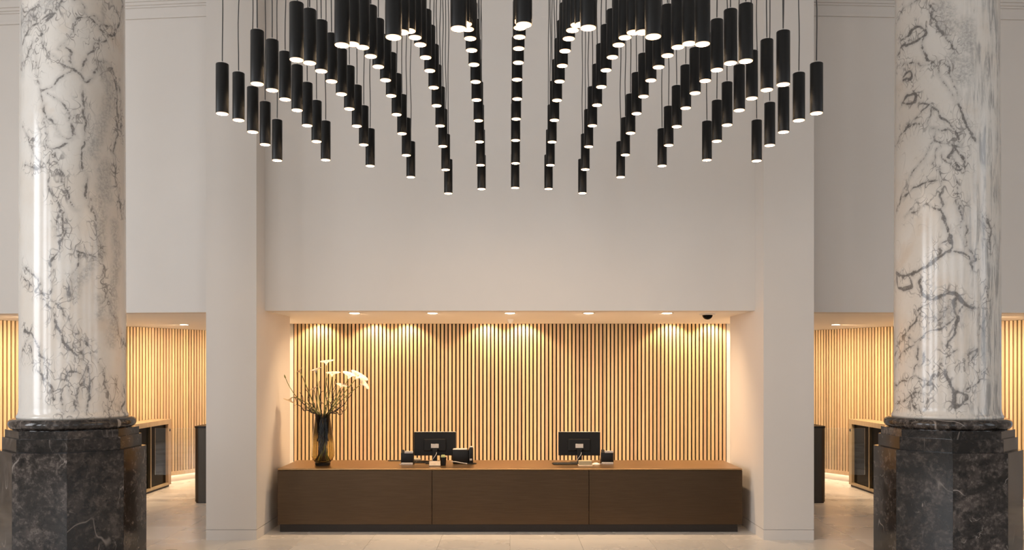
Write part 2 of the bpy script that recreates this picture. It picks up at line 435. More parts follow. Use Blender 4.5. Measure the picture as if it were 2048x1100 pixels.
for wd, s in ((8, '75,210 110,180 160,135 205,150 215,180 150,215 90,225 65,280'), (7, '200,180 205,260 235,310 250,340'), (6, '60,330 120,320 200,330 240,320 265,310'), (5, '240,320 270,370 320,440 370,520 400,590 440,660 470,720'),
    (5, '265,310 330,360 360,420 380,480 380,540'), (11, '380,530 400,600 450,670'), (11, '100,390 130,360 130,420 95,410'), (11, '90,520 120,470 160,490 150,540 90,510'), (8, '170,540 220,545 240,560 280,570 290,620 370,680 400,740'),
    (7, '240,560 225,620 210,660 250,680 310,680'), (7, '250,690 240,730 300,745 350,750 400,760'), (7, '340,680 360,730'), (9, '350,750 390,790 420,850 400,880'), (6, '240,730 200,800 150,870 110,940 90,1000 60,1080'),
    (6, '290,750 260,800 240,850 270,870 275,950 290,1010 295,1090'), (6, '300,800 330,860 370,880 400,840'), (8, '360,780 340,820 370,850'), (7, '60,740 80,680 130,640 170,650'), (5, '150,620 190,570 215,550'),
    (7, '100,1000 150,960 200,940 260,930'), (8, '360,930 375,1000 370,1040 400,1090'), (8, '240,60 250,100 300,140 340,190 370,250'), (4, '60,100 100,40 170,5'), (5, '200,5 250,50'), (10, '240,840 260,860')): vein('C', wd, s)
for wd, s in ((11, '60,350 90,380 150,355 220,310 260,270 310,240 300,190 295,130 290,80 260,50'), (10, '60,350 60,410 90,440 130,420 110,380'), (7, '250,260 240,210 270,200 300,190'), (8, '320,240 380,250 400,290 420,340'),
    (12, '180,380 190,430 200,480 240,490 290,460 330,450 350,480 380,520 410,530'), (6, '290,520 250,570 200,580 150,540 240,500'), (10, '330,470 320,520 350,560 340,620 300,680 290,700'), (7, '380,500 350,540 260,600 200,640 160,700 100,650 60,690'),
    (7, '180,550 120,630 70,690 50,740'), (7, '190,660 170,720 150,780 180,790 200,720'), (6, '150,780 130,840 180,860 230,880 260,850 280,760'), (4, '50,800 80,730 150,700'), (13, '230,880 200,900 240,840'), (4, '50,890 150,850'),
    (7, '60,980 110,950 170,910 210,960 200,1000 150,990 130,940'), (11, '300,810 320,880 340,930 330,1000 370,980 400,920 350,910'), (5, '380,910 440,870 470,810'), (5, '350,800 400,740 440,690 430,740 380,800'), (5, '300,750 340,720'),
    (5, '350,0 380,50 370,120 350,170 390,220'), (6, '400,120 390,200 420,290'), (4, '100,80 150,50 210,30 270,60'), (8, '490,80 500,160 500,230'), (5, '480,400 490,480 470,640')): vein('D', wd, s)
CLOUD = {-1: [('A', 40, '460,320 515,430 490,560 450,680 430,780'), ('A', 60, '480,840 490,1000'), ('B', 40, '440,0 440,150 430,260'), ('B', 38, '500,120 520,260 500,420 490,560 490,680'), ('B', 30, '390,290 350,360 310,460'), ('A', 45, '80,120 160,40 220,20'), ('B', 34, '440,470 430,560')],
         1: [('C', 60, '300,40 340,120'), ('C', 50, '360,300 420,400 400,330'), ('C', 45, '430,120 430,230'), ('D', 45, '300,520 260,560')]}
CROP = {'A': (20, 0, 2.558), 'B': (20, 400, 2.392), 'C': (1770, 0, 2.558), 'D': (1770, 400, 2.392)}
CX, CY, CR = 4.455, 8.63, .487
S8 = .63                                            # pedestal apothem
def to_shaft(c, p, cx):
    x0, y0, k = CROP[c]; px, py = x0 + p[0] / k, y0 + p[1] / k
    dx, dz = (px - X0) / F, -(py - HZ) / F           # ray (dx,1,dz)
    a = dx * dx + 1; b = -2 * (dx * cx + CY); cc = cx * cx + CY * CY - CR * CR
    disc = b * b - 4 * a * cc
    t = (-b - math.sqrt(max(disc, 0))) / (2 * a)
    th = math.atan2(dx * t - cx, -(t - CY))          # 0 faces the viewer's wall, grows to +x
    return th, EYE + dz * t
def shaft_mesh(sgn):
    cx = sgn * CX
    th_c = math.atan2(-cx, CY)                       # direction facing the viewer
    NT, NZ = 224, 560; z0, z1 = 1.6, TOP
    zs = np.concatenate([np.array([1.60, 1.604, 1.618, 1.63, 1.64, 1.655, 1.68]), np.linspace(1.7, z1, NZ)])
    th = np.arange(NT) * 2 * np.pi / NT
    r = CR + .004 - .013 * np.clip((zs - 1.7) / 4.2, 0, 2) ** 1.5
    fl = np.interp(zs, [1.60, 1.604, 1.618, 1.63, 1.64, 1.655, 1.68, 1.7], [.016, .021, .023, .020, .012, .006, .002, 0]); r = r + fl
    Rr, TH = np.meshgrid(r, th, indexing='ij'); ZZ = np.repeat(zs[:, None], NT, 1)
    co = np.stack([Rr * np.sin(TH), -Rr * np.cos(TH), ZZ], -1).reshape(-1, 3)
    nz = len(zs); i, j = np.meshgrid(np.arange(nz - 1), np.arange(NT), indexing='ij'); j2 = (j + 1) % NT
    q = np.stack([i * NT + j, i * NT + j2, (i + 1) * NT + j2, (i + 1) * NT + j], -1).reshape(-1, 4)
    me = bpy.data.meshes.new('shaft'); me.from_pydata(co.tolist(), [], q.tolist()); me.update()
    u = (TH.ravel() - th_c + np.pi) % (2 * np.pi) - np.pi
    u = np.where(u > np.pi / 2, np.pi - u, np.where(u < -np.pi / 2, -np.pi - u, u)) * CR
    v = ZZ.ravel(); v = np.where(v > 5.83, 11.66 - v, v)
    rg = np.random.RandomState(3 if sgn < 0 else 8)
    def vnoise(sc_):
        g = rg.rand(80, 160) * 2 - 1; a_ = u / sc_ + 30; b_ = v / sc_ + 5
        i0 = np.floor(a_).astype(int); j0 = np.floor(b_).astype(int); fa = a_ - i0; fb = b_ - j0
        fa = fa * fa * (3 - 2 * fa); fb = fb * fb * (3 - 2 * fb); G = lambda p, q: g[p % 80, q % 160]
        return (G(i0, j0) * (1 - fa) + G(i0 + 1, j0) * fa) * (1 - fb) + (G(i0, j0 + 1) * (1 - fa) + G(i0 + 1, j0 + 1) * fa) * fb
    du = .026 * vnoise(.21) + .017 * vnoise(.09) + .010 * vnoise(.045); dv_ = .026 * vnoise(.21) + .017 * vnoise(.09) + .010 * vnoise(.045)
    u0 = u; u = u + du; v = v + dv_
    def field(segs):
        d = np.full(len(u), 9.0)
        for (ax, ay), (bx_, by), wd in segs:
            ex, ey = bx_ - ax, by - ay; L2 = ex * ex + ey * ey + 1e-9
            sel = (v > min(ay, by) - .35) & (v < max(ay, by) + .35)
            t = np.clip(((u[sel] - ax) * ex + (v[sel] - ay) * ey) / L2, 0, 1)
            d[sel] = np.minimum(d[sel], np.hypot(u[sel] - ax - t * ex, v[sel] - ay - t * ey) - wd)
        return d
    def segs(lst):
        out = []
        for c, wd, pts in lst:
            p3 = []
            for p in pts:
                t, z = to_shaft(c, p, cx); t = (t - th_c + np.pi) % (2 * np.pi) - np.pi; p3.append((t * CR, z))
            for _ in range(2):
                q3 = [p3[0]]
                for a, b in zip(p3, p3[1:]): q3 += [(.75 * a[0] + .25 * b[0], .75 * a[1] + .25 * b[1]), (.25 * a[0] + .75 * b[0], .25 * a[1] + .75 * b[1])]
                p3 = q3 + [p3[-1]]
            out += [(a, b, wd * .5 / CROP[c][2] / 195.8 * (1.0 if c in 'AB' else 1.0 if wd < 8 else 1.35)) for a, b in zip(p3, p3[1:])]
        return out
    keep = 'AB' if sgn < 0 else 'CD'
    dv = np.minimum(field(segs([q for q in VL if q[0] in keep])), .5)
    pc = field(segs([(c, wd, [tuple(map(float, s.split(','))) for s in t.split()]) for c, wd, t in CLOUD[sgn]]))
    cl = np.clip(1 - (pc + .02) / .07, 0, 1)
    uu = u0 / CR + du * 2
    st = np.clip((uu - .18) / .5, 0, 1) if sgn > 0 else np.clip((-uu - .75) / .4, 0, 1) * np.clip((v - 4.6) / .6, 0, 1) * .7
    for nm, a in (('vein', dv), ('cloud', cl), ('streak', st)):
        at = me.attributes.new(nm, 'FLOAT', 'POINT'); at.data.foreach_set('value', a.astype(np.float32))
    me.materials.append(MARBLE); me.shade_smooth()
    return me
def octagon(ap): return [(ap / math.cos(math.pi / 8) * math.cos(math.pi / 8 + k * math.pi / 4), ap / math.cos(math.pi / 8) * math.sin(math.pi / 8 + k * math.pi / 4)) for k in range(8)]
def slab(ap, th, z0, z1):          # one face of an octagonal casing, standing at local -y
    h = ap * math.tan(math.pi / 8) - .0008; hi = (ap - th) * math.tan(math.pi / 8) - .0008
    return prism([(-h, -ap), (h, -ap), (hi, -ap + th), (-hi, -ap + th)], z0, z1)
for sgn, nm in ((-1, 'left'), (1, 'right')):
    t = empty('marble_column', (sgn * CX, CY, 0))
    tag(t, 'grey-veined white marble column on octagonal black pedestal, %s' % ('left of the desk' if sgn < 0 else 'right of the desk'), 'column', 'marble columns')
    tag(link('shaft', shaft_mesh(sgn), t), 'white marble shaft with grey veins')
    bm = bmesh.new(); pr = []
    for k in range(13):
        a = -math.pi / 2 + math.pi * k / 12; pr.append((.535 + .052 * math.cos(a), 1.548 + .052 * math.sin(a)))
    obj('base_ring', lathe([(.40, 1.49), (.535, 1.49)] + pr + [(.51, 1.602), (.40, 1.602)], 96), DARKM, t, smooth=40)
    for ap, z0, z1, th in ((.565, 1.418, 1.492, .1), (.588, 1.292, 1.418, .1)):
        me = mesh(slab(ap, th, z0, z1), 'moulding_block', DARKM)
        for k in range(8): link('moulding_block', me, t, None, (0, 0, k * math.pi / 4))
    me = mesh(slab(S8, .08, .0, 1.29), 'slab', DARKM)
    for k in range(8): link('slab', me, t, None, (0, 0, k * math.pi / 4))
    obj('core', prism(octagon(S8 - .081), .0, 1.49), DARKM, t)
    obj('ledge', prism(octagon(S8 - .075), 1.27, 1.2905), DARKM, t)

# ------------------------------------------------------------------ reception desk
DY, DB, DX, DZ = 10.78, 11.76, 2.966, .818
desk = empty('reception_desk', (0, (DY + DB) / 2, 0))
tag(desk, 'long bronze reception desk with brass-brown top in front of slatted wall', 'desk')
def loc(*a): return (a[0], a[1], a[2] - (DY + DB) / 2, a[3] - (DY + DB) / 2, a[4], a[5])
cuts = [-DX, (864 - X0) / F * DY, (1178 - X0) / F * DY, DX]
for a, b in zip(cuts, cuts[1:]):
    obj('front_panel', bx(*loc(a + .002, b - .002, DY, DY + .03, .104, DZ - .026), bevel=.002), BRONZE, desk)
for s in (-1, 1):
    obj('side_panel', bx(*loc(min(s * DX, s * (DX - .03)), max(s * DX, s * (DX - .03)), DY + .032, DB, .104, DZ - .026), bevel=.002), BRONZE, desk)
obj('back_panel', bx(*loc(-DX + .03, DX - .03, DB - .03, DB, .104, DZ - .026)), BRONZED, desk)
obj('kick_plate', bx(*loc(-DX + .02, DX - .05, DY + .045, DB - .05, 0, .104)), BRONZED, desk)
obj('countertop', bx(*loc(-DX, DX, DY - .001, DB + .004, DZ - .024, DZ), bevel=.010, seg=3), BRONZET, desk)

# ------------------------------------------------------------------ recessed downlights
ring_me = mesh(lathe([(.066, -.001), (.086, -.001), (.088, -.003), (.084, -.005), (.068, -.005), (.065, -.003)], 32, cap0=False, cap1=False), 'trim_ring', WHITEP, 40)
lens_me = mesh(lathe([(.066, -.0035), (.05, -.008), (.0, -.009)][:2] + [(.012, -.010)], 24), 'lens', DOWNE, 60)
def downlight(x, y, label, power, cone=150, group=None, color=(1.0, .70, .42), blend=1.0, aim=None, tilt=40):
    t = empty('recessed_downlight', (x, y, CZ)); tag(t, label, 'downlight', group)
    link('trim_ring', ring_me, t); link('lens', lens_me, t)
    l = bpy.data.lights.new('downlight_beam', 'SPOT'); l.energy = power; l.color = color
    l.spot_size = math.radians(cone); l.spot_blend = blend; l.shadow_soft_size = .05
    o = link('downlight_beam', l, t, (0, 0, -.03))
    if aim:
        a = math.radians(tilt); o.rotation_euler = Vector((aim[0] * math.sin(a), aim[1] * math.sin(a), -math.cos(a))).to_track_quat('-Z', 'Y').to_euler()
    return t
ords = ['leftmost', 'second from left', 'middle', 'second from right', 'rightmost']
for i, px in enumerate((709, 865, 1020, 1177, 1334)):
    Y = F * .724 / (HZ - 626)
    downlight((px - X0) * Y / F, Y, 'small round downlight above the reception desk, %s of five' % ords[i], 155, 150, 'desk downlights', aim=(0, 1), tilt=32)
for sgn, nm in ((-1, 'left'), (1, 'right')):
    downlight(sgn * 3.52, 12.75, 'round downlight tucked behind the niche wall on the %s' % nm, 90, 120, 'wall-end downlights', aim=(0, 1), tilt=30)
    for k, (x, y) in enumerate(((5.43, 14.08), (6.12, 12.90), (4.76, 15.26), (6.80, 11.72 + .15))):
        downlight(sgn * x, y, 'round downlight in the %s bay soffit %s' % (nm, ('between column and pier', 'behind the marble column', 'behind the pier', 'beyond the column')[k]), 200, 140, '%s bay downlights' % nm, aim=(sgn * .879, .477), tilt=38)

t = empty('wall_wash_track', (0, SLOT + .06, CZ + .28)); tag(t, 'track of small spotlights hidden in the ceiling slot above the slats', 'track light')
obj('rail', bx(-3.5, 3.5, -.02, .02, -.03, 0), BLKPL, t)
for px in (640, 750, 815, 975, 1045, 1340, 1420):
    x = (px - X0) * BACK / F
    obj('spot_head', lathe([(.028, -.12), (.030, -.119), (.030, -.05), (.012, -.03)], 16), BLKPL, t, (x, 0, 0), smooth=40)
    l = bpy.data.lights.new('spot_beam', 'SPOT'); l.energy = 52; l.color = (1.0, .72, .44); l.spot_size = math.radians(122); l.spot_blend = .4; l.shadow_soft_size = .02
    link('spot_beam', l, t, (x, 0, -.145))

# ------------------------------------------------------------------ ceiling devices of the niche
Y = 12.6; t = empty('smoke_detector', ((1021 - X0) * Y / F, Y, CZ)); tag(t, 'small white smoke detector under the niche ceiling above the slats', 'detector')
obj('base_plate', lathe([(.055, 0), (.055, -.016), (.05, -.022)], 24), WHITEP, t, smooth=40)
obj('sensor_cap', lathe([(.05, -.022), (.036, -.036), (.03, -.055), (.02, -.062)], 24), WHITEP, t, smooth=40)
Y = 11.32; t = empty('dome_camera', ((1415 - X0) * Y / F, Y, CZ)); tag(t, 'black dome security camera on the niche ceiling right of the downlights', 'camera')
obj('mounting_ring', lathe([(.105, 0), (.105, -.010), (.085, -.016), (.068, -.016)], 32), WHITEP, t, smooth=40)
obj('dome', lathe([(.068 * math.cos(a), -.014 - .062 * math.sin(a)) for a in [k * math.pi / 2 / 8 * .98 for k in range(9)]], 32), DARKGL, t, smooth=60)

# ------------------------------------------------------------------ pendant lamps
D = .36; S_, q_, Z0_, a_, b_, c_, cj_, tx_ = 88.444, .05304, 6.8922, .04285, .04336, .18015, -.00945, -.00465
YC = F * D / S_; DJ = q_ * YC
tube_r, tube_l = .127 * D, 1.0 * D
tube_me = mesh(lathe([(tube_r * .955, .006), (tube_r * .955, 0), (tube_r * .99, 0), (tube_r, .002), (tube_r, tube_l - .003), (tube_r * .97, tube_l), (.008, tube_l)], 32, cap0=False), 'tube', BLACK, 35)
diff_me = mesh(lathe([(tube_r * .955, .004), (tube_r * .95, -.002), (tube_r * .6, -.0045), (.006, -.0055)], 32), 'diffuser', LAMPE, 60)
gland_me = mesh(lathe([(.009, tube_l), (.009, tube_l + .012), (.004, tube_l + .022)], 12), 'cord_grip', GREYPL, 40)
cords = []
for v in range(4):
    pts = [(.005 * math.sin(2.1 * i * .5 + v) * min(1, i / 4) * (1 - i / 26), .005 * math.sin(1.3 * i * .5 + 2 * v) * min(1, i / 4), i / 26) for i in range(27)]
    cords.append(mesh(tube(pts, .0042, 6), 'cord', CORD, 60))
ordn = ['first', 'second', 'third', 'fourth', 'fifth', 'sixth', 'seventh']
for k in range(-6, 7):
    jm = min(6, 8 - abs(k))
    for j in range(jm, -jm - 1, -1):
        x = (k + c_ + tx_ * j) * D; y = YC + DJ * j; z = EYE + (Z0_ - a_ * k * k - b_ * j * j - cj_ * j) * D
        t = empty('pendant_lamp', (x + rnd.uniform(-.003, .003), y + rnd.uniform(-.003, .003), z + rnd.uniform(-.006, .006)), rnd.uniform(0, 6.28))
        row = 'middle row' if k == 0 else '%s row from the %s' % (ordn[6 - abs(k)], 'left' if k < 0 else 'right')
        i = jm - j; m_ = 2 * jm - i
        dep = ('nearest the back wall' if i == 0 else 'nearest the viewer' if m_ == 0 else 'centre one' if i == m_ else '%s from the back wall' % ordn[i] if i < m_ else '%s from the viewer' % ordn[m_])
        tag(t, 'black tube pendant lamp, %s, %s' % (row, dep), 'pendant lamp', 'black tube pendant lamps')
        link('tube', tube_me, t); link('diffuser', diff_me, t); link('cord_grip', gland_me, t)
        c = link('cord', rnd.choice(cords), t, (0, 0, tube_l + .015)); c.scale = (1, 1, TOP - z - tube_l - .015)

# ------------------------------------------------------------------ low cabinets and glass gates in the side bays
for sgn, nm in ((-1, 'left'), (1, 'right')):
    xf = 6.03
    def sx(a, b): return (a, b) if sgn > 0 else (-b, -a)
    y0, y1, H = 13.45, 15.04, 1.195; yc = (y0 + y1) / 2
    t = empty('low_cabinet', (sgn * (xf + .16), yc, 0)); tag(t, 'oak-framed low cabinet with black doors by the %s slatted wall' % nm, 'cabinet', 'low cabinets')
    def lb(x0, x1, ya, yb, z0, z1, **k):
        a, b = sx(x0, x1); o = sgn * (xf + .16); return bx(a - o, b - o, ya - yc, yb - yc, z0, z1, **k)
    obj('top_board', lb(xf, xf + .32, y0, y1, H - .085, H, bevel=.003), OAKF, t)
    obj('end_board', lb(xf, xf + .32, y1 - .12, y1, .035, H - .0851, bevel=.003), OAKF, t)
    obj('end_board', lb(xf, xf + .32, y0, y0 + .12, .035, H - .0851, bevel=.003), OAKF, t)
    obj('bottom_board', lb(xf, xf + .32, y0 + .1202, y1 - .1202, .035, .075, bevel=.003), OAKF, t)
    obj('plinth', lb(xf + .03, xf + .31, y0 + .02, y1 - .02, 0, .035), BRONZED, t)
    obj('back_panel', lb(xf + .29, xf + .32, y0 + .1202, y1 - .1202, .076, H - .086), BLKPL, t)
    obj('door', lb(xf + .05, xf + .07, y0 + .1205, 14.20, .076, H - .086), DARKGL, t)
    obj('door', lb(xf + .05, xf + .07, 14.245, y1 - .1205, .076, H - .086), DARKGL, t)
    obj('divider', lb(xf + .012, xf + .09, 14.201, 14.244, .076, H - .086, bevel=.002), BRASS, t)
    kn = obj('lock', lathe([(.022, 0), (.022, .008), (.012, .012)], 16), BRONZED, t, (sgn * -.16, y1 - .06 - yc, 1.0), (0, -sgn * math.pi / 2, 0), smooth=40)
    # gate post with rounded ends
    pw, pd = .32, .95; px = 4.915 - pw / 2; py = 13.12 + pd / 2
    t = empty('gate_post', (sgn * px, py, 0)); tag(t, 'dark bronze gate post with rounded end beside the %s pier' % nm, 'post', 'gate posts')
    def pill(wd, dp, z0, z1, bev=0):
        r = wd / 2 * .55; pts = []
        for cx, cy, a0 in ((wd / 2 - r, dp / 2 - r, 0), (-wd / 2 + r, dp / 2 - r, 90), (-wd / 2 + r, -dp / 2 + r, 180), (wd / 2 - r, -dp / 2 + r, 270)):
            for q in range(9):
                a = math.radians(a0 + q * 90 / 8); pts.append((cx + r * math.cos(a), cy + r * math.sin(a)))
        return prism(pts, z0, z1)
    obj('casing', pill(pw, pd, .02, 1.165), GATE, t, smooth=30)
    obj('top_cap', pill(pw + .012, pd + .012, 1.165, 1.195), BLKPL, t, smooth=30)
    obj('base_plate', pill(pw - .02, pd - .02, 0, .02), BRONZED, t, smooth=30)
    obj('edge_strip', bx(sgn * pw / 2 - .004, sgn * pw / 2 + .004, -.30, -.22, .06, 1.13), BRASS, t)
    # glass leaf
    gy = 13.62; g0, g1 = 4.92, 5.72; gc = (g0 + g1) / 2
    t = empty('glass_gate', (sgn * gc, gy, .38)); tag(t, 'clear glass gate leaf between dark post and low cabinet, %s bay' % nm, 'gate', 'glass gates')
    obj('pane', bx(-(g1 - g0) / 2, (g1 - g0) / 2, -.005, .005, 0, .75, bevel=.0015), GLASS, t)
    for z in (.12, .60):
        obj('hinge', bx(min(-sgn * (gc - g0) - .012, -sgn * (gc - g0) + .03), max(-sgn * (gc - g0) - .012, -sgn * (gc - g0) + .03), -.014, .014, z, z + .05, bevel=.002), BRASS, t)

# ------------------------------------------------------------------ things on the desk
def monitor(pxc, label, rz):
    Y = 11.42; x = (pxc - X0) * Y / F
    t = empty('computer_monitor', (x, Y, DZ), rz); tag(t, label, 'monitor', 'desk monitors')
    W, z0, z1 = .562, .10, .418
    obj('screen_housing', bx(-W / 2, W / 2, -.012, .022, z0, z1, bevel=.006, seg=2), BLKPL, t)
    obj('bezel', bx(-W / 2 - .001, W / 2 + .001, .0225, .034, z0 - .001, z1 + .002, bevel=.003), GREYPL, t)
    obj('screen', bx(-W / 2 + .014, W / 2 - .014, .0345, .036, z0 + .016, z1 - .016), DARKGL, t)
    hub = obj('rear_hub', bx(-.15, .15, -.04, -.0121, z0 + .06, z1 - .09, bevel=.012, seg=2), BLKPL, t)
    obj('maker_plate', bx(-.052, .052, -.0425, -.0401, z0 + .105, z0 + .160, bevel=.001), GREYPL, hub)
    obj('port_cover', bx(-.06, .06, -.0425, -.0401, z0 + .065, z0 + .09, bevel=.001), DARKGL, hub)
    obj('stand_neck', bx(-.032, .032, -.062, -.0405, .012, .195, bevel=.006, seg=2), BLKPL, t)
    obj('stand_foot', bx(-.12, .12, -.13, .07, 0, .012, bevel=.005, seg=2), BLKPL, t)
    obj('cable', tube(bez([(.02, -.045, z0 + .06), (.05, -.10, z0 + .02), (-.06, -.09, .05), (-.02, -.068, .03)], 14), .004, 6), GREYPL, t, smooth=60)
    return t
monitor(870, 'black desktop monitor seen from behind, nearer the flower vase', .03)
monitor(1158.5, 'black desktop monitor seen from behind, right of desk centre', -.04)

def terminal(pxc, pyb, label):         # desk telephone with tilted face and handset
    Y = F * (EYE - DZ) / (pyb - HZ); x = (pxc - X0) * Y / F
    t = empty('desk_telephone', (x, Y, DZ)); tag(t, label, 'telephone', 'desk telephones')
    bm = bmesh.new(); w_ = .082
    prof = [(-.075, 0), (.085, 0), (.085, .03), (-.045, .165), (-.075, .155)]
    A = [bm.verts.new((-w_, y, z)) for y, z in prof]; B = [bm.verts.new((w_, y, z)) for y, z in prof]
    bm.faces.new(A); bm.faces.new(B[::-1])
    for i in range(5): bm.faces.new((A[i], B[i], B[(i + 1) % 5], A[(i + 1) % 5]))
    bmesh.ops.bevel(bm, geom=bm.edges[:], offset=.004, segments=2, profile=.5, affect='EDGES')
    obj('body', bm, BLKPL, t, smooth=40)
    obj('handset', tube(bez([(-.058, .085, .045), (-.058, .06, .09), (-.058, .0, .145), (-.058, -.045, .176)], 12), lambda s: .016 + .008 * abs(2 * s - 1) ** 3, 10), BLKPL, t, smooth=60)
    obj('display', bx(-.034, .078, -.079, -.048, .150, .178, bevel=.003), GREYPL, t)
    obj('stand_edge', bx(-.078, .078, -.088, -.0755, .0, .026, bevel=.003), GREYPL, t)
    obj('cord', tube([(-.06 + .02 * math.sin(i * .5) - i * .002, -.09 - .012 * math.cos(i * .6), .006) for i in range(14)], .0045, 6), GREYPL, t, smooth=60)
terminal(815.5, 928, 'black desk telephone left of the monitor near the vase')
terminal(1213.5, 927, 'black desk telephone right of the right-hand monitor')

def at(px, py): 
    Y = F * (EYE - DZ) / (py - HZ); return ((px - X0) * Y / F, Y, DZ)
# card printer with upright roll holder
t = empty('receipt_printer', at(925, 927)); tag(t, 'black receipt printer with upright card reader beside the vase-side monitor', 'printer')
obj('body', bx(-.13, .085, -.05, .10, 0, .185, bevel=.012, seg=2), BLKPL, t, smooth=40)
obj('lid', bx(-.128, .06, -.045, .095, .1852, .198, bevel=.004), GREYPL, t)
obj('card_reader', bx(.088, .145, -.085, .04, 0, .215, bevel=.014, seg=2), BLKPL, t, smooth=40)
obj('reader_cap', bx(.094, .139, -.03, .035, .2152, .232, bevel=.006), GREYPL, t)
obj('reader_badge', bx(.100, .132, -.088, -.0855, .05, .075, bevel=.001), GREYPL, t)
obj('reader_foot', lathe([(.075, 0), (.075, .008), (.05, .016)], 24), BLKPL, t, (.115, -.03, 0), smooth=40)
obj('power_cable', tube(bez([(-.15, -.07, .03), (-.06, -.12, .05), (-.02, -.09, .005), (.04, -.10, .02), (.07, -.08, .006)], 18), .006, 6), GREYPL, t, smooth=60)
# pen cup with a small plant
t = empty('pen_cup', at(886.5, 931)); tag(t, 'small black cup with green tips in front of the vase-side monitor', 'cup')
obj('cup_body', lathe([(.028, 0), (.034, .004), (.043, .11), (.040, .11), (.032, .01), (.02, .01)], 24, cap1=True), BLKPL, t, smooth=40)
LEAF = plain('succulent_green', (.42, .44, .20), .5)
for k in range(7):
    a = k * 2.4; r = .008 + .003 * k
    obj('leaf', lathe([(.003, .07), (.011, .10), (.009, .128), (.002, .142)], 8), LEAF, t, (r * math.cos(a), r * math.sin(a), 0), smooth=60)
# card holders
t = empty('card_stand', at(869.5, 932.5)); tag(t, 'cream business card stand beside the small black cup', 'card holder')
obj('card_stack', bx(-.072, .072, -.004, .012, .006, .068, bevel=.001), PAPER, t, rot=(-.25, 0, 0)); obj('holder_lip', bx(-.075, .075, -.014, .025, 0, .006), BLKPL, t)
t = empty('note_box', at(1171, 932)); tag(t, 'olive-beige note paper box in front of the right-hand monitor', 'note box')
obj('paper_block', bx(-.085, .085, -.01, .10, .004, .066, bevel=.002), plain('olive_paper', (.36, .30, .18), .7), t); obj('tray', bx(-.092, .092, -.018, .108, 0, .014, bevel=.002), PAPER, t)
# keyboards and mice
def keyboard(px, py, label, rz):
    t = empty('keyboard', at(px, py), rz); tag(t, label, 'keyboard', 'desk keyboards')
    obj('case', bx(-.19, .19, -.065, .065, 0, .014, bevel=.004), BLKPL, t)
    km = mesh(bx(-.0075, .0075, -.0075, .0075, .014, .021, bevel=.002), 'key', BLKPL)
    for r in range(5):
        for c in range(18): link('key', km, t, (-.17 + c * .02, -.045 + r * .0215, 0))
keyboard(1133, 928, 'black keyboard in front of the right-hand monitor', .12)
keyboard(852, 925, 'black keyboard under the vase-side monitor', -.06)
t = empty('mouse_pad', at(789, 921.5)); tag(t, 'flat black mat on the desk between vase and telephone', 'mat')
obj('pad', bx(-.09, .09, -.03, .03, 0, .007, bevel=.003), BLKPL, t)
t = empty('stapler', at(834, 923.5)); tag(t, 'tan stapler beside the vase-side telephone', 'stapler')
obj('base', bx(-.05, .05, -.015, .015, 0, .012, bevel=.003), BLKPL, t); obj('arm', bx(-.052, .052, -.012, .012, .018, .05, bevel=.006, seg=2), PAPER, t)
obj('hinge', bx(.03, .05, -.012, .012, .011, .02), BLKPL, t)
t = empty('mouse', at(1192, 929)); tag(t, 'pale computer mouse beside the right-hand telephone', 'mouse')
bm = bmesh.new(); bmesh.ops.create_uvsphere(bm, u_segments=20, v_segments=12, radius=1)
for v in bm.verts: v.co = Vector((v.co.x * .055, v.co.y * .032, max(0, v.co.z) * .026))
obj('shell', bm, WHITEP, t, smooth=50); obj('wheel', lathe([(.006, -.004), (.008, 0), (.006, .004)], 12), BLKPL, t, (.028, 0, .024), (R90, 0, 0), smooth=40)

# ------------------------------------------------------------------ vase with lilies and twigs
vx, vy, _ = at(645.5, 930); VZ = DZ
vase = empty('glass_vase', (vx, vy, VZ)); tag(vase, 'tall smoky glass vase with black foot on the desk\'s left end', 'vase')
SV = F / vy
outer = [(.070, .0), (.088, .012), (.094, .03), (.125, .07), (.148, .12), (.150, .17), (.140, .26), (.135, .36), (.124, .46), (.108, .56), (.100, .63), (.104, .672)]
def vase_bm():
    bm = bmesh.new(); seg = 40; prof = outer + [(.098, .672), (.094, .63), (.102, .56), (.118, .46), (.129, .36), (.134, .26), (.144, .17), (.142, .12), (.119, .075), (.088, .04), (.03, .03)]
    rings = []
    for r, z in prof:
        ring = []
        for i in range(seg):
            a = 2 * math.pi * i / seg; wob = 1 + .05 * math.sin(3 * a + 6 * z) * min(1, z * 4) * (1 - z / .75)
            ring.append(bm.verts.new((r * wob * math.cos(a), r * wob * math.sin(a), z)))
        rings.append(ring)
    for a, b in zip(rings, rings[1:]):
        for i in range(seg): bm.faces.new((a[i], a[(i + 1) % seg], b[(i + 1) % seg], b[i]))
    bm.faces.new(rings[0][::-1]); bm.faces.new(rings[-1]); return bm
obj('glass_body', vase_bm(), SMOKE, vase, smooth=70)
obj('foot', lathe([(.096, .0), (.099, .012), (.101, .034), (.094, .0345)], 40, cap1=False), BLKPL, vase, (0, 0, -.0), smooth=40)
STEM = plain('stem_green', (.20, .19, .045), .5); TWIG = plain('dark_twig', (.035, .018, .010), .6); WHITEF = plain('lily_white', (.70, .67, .60), .45); YEL = plain('spadix_yellow', (.75, .50, .08), .6); CRF = plain('lily_cream', (.70, .58, .40), .5)
for mt in (WHITEF, CRF):          # thin petals let light through
    nt = mt.node_tree; b0 = nt.nodes['Principled BSDF']; tr = nt.nodes.new('ShaderNodeBsdfTranslucent'); mx = nt.nodes.new('ShaderNodeMixShader')
    tr.inputs['Color'].default_value = (.9, .84, .72, 1) if mt is WHITEF else (.8, .62, .4, 1); mx.inputs[0].default_value = .5
    nt.links.new(b0.outputs[0], mx.inputs[1]); nt.links.new(tr.outputs[0], mx.inputs[2]); nt.links.new(mx.outputs[0], nt.nodes['Material Output'].inputs['Surface'])
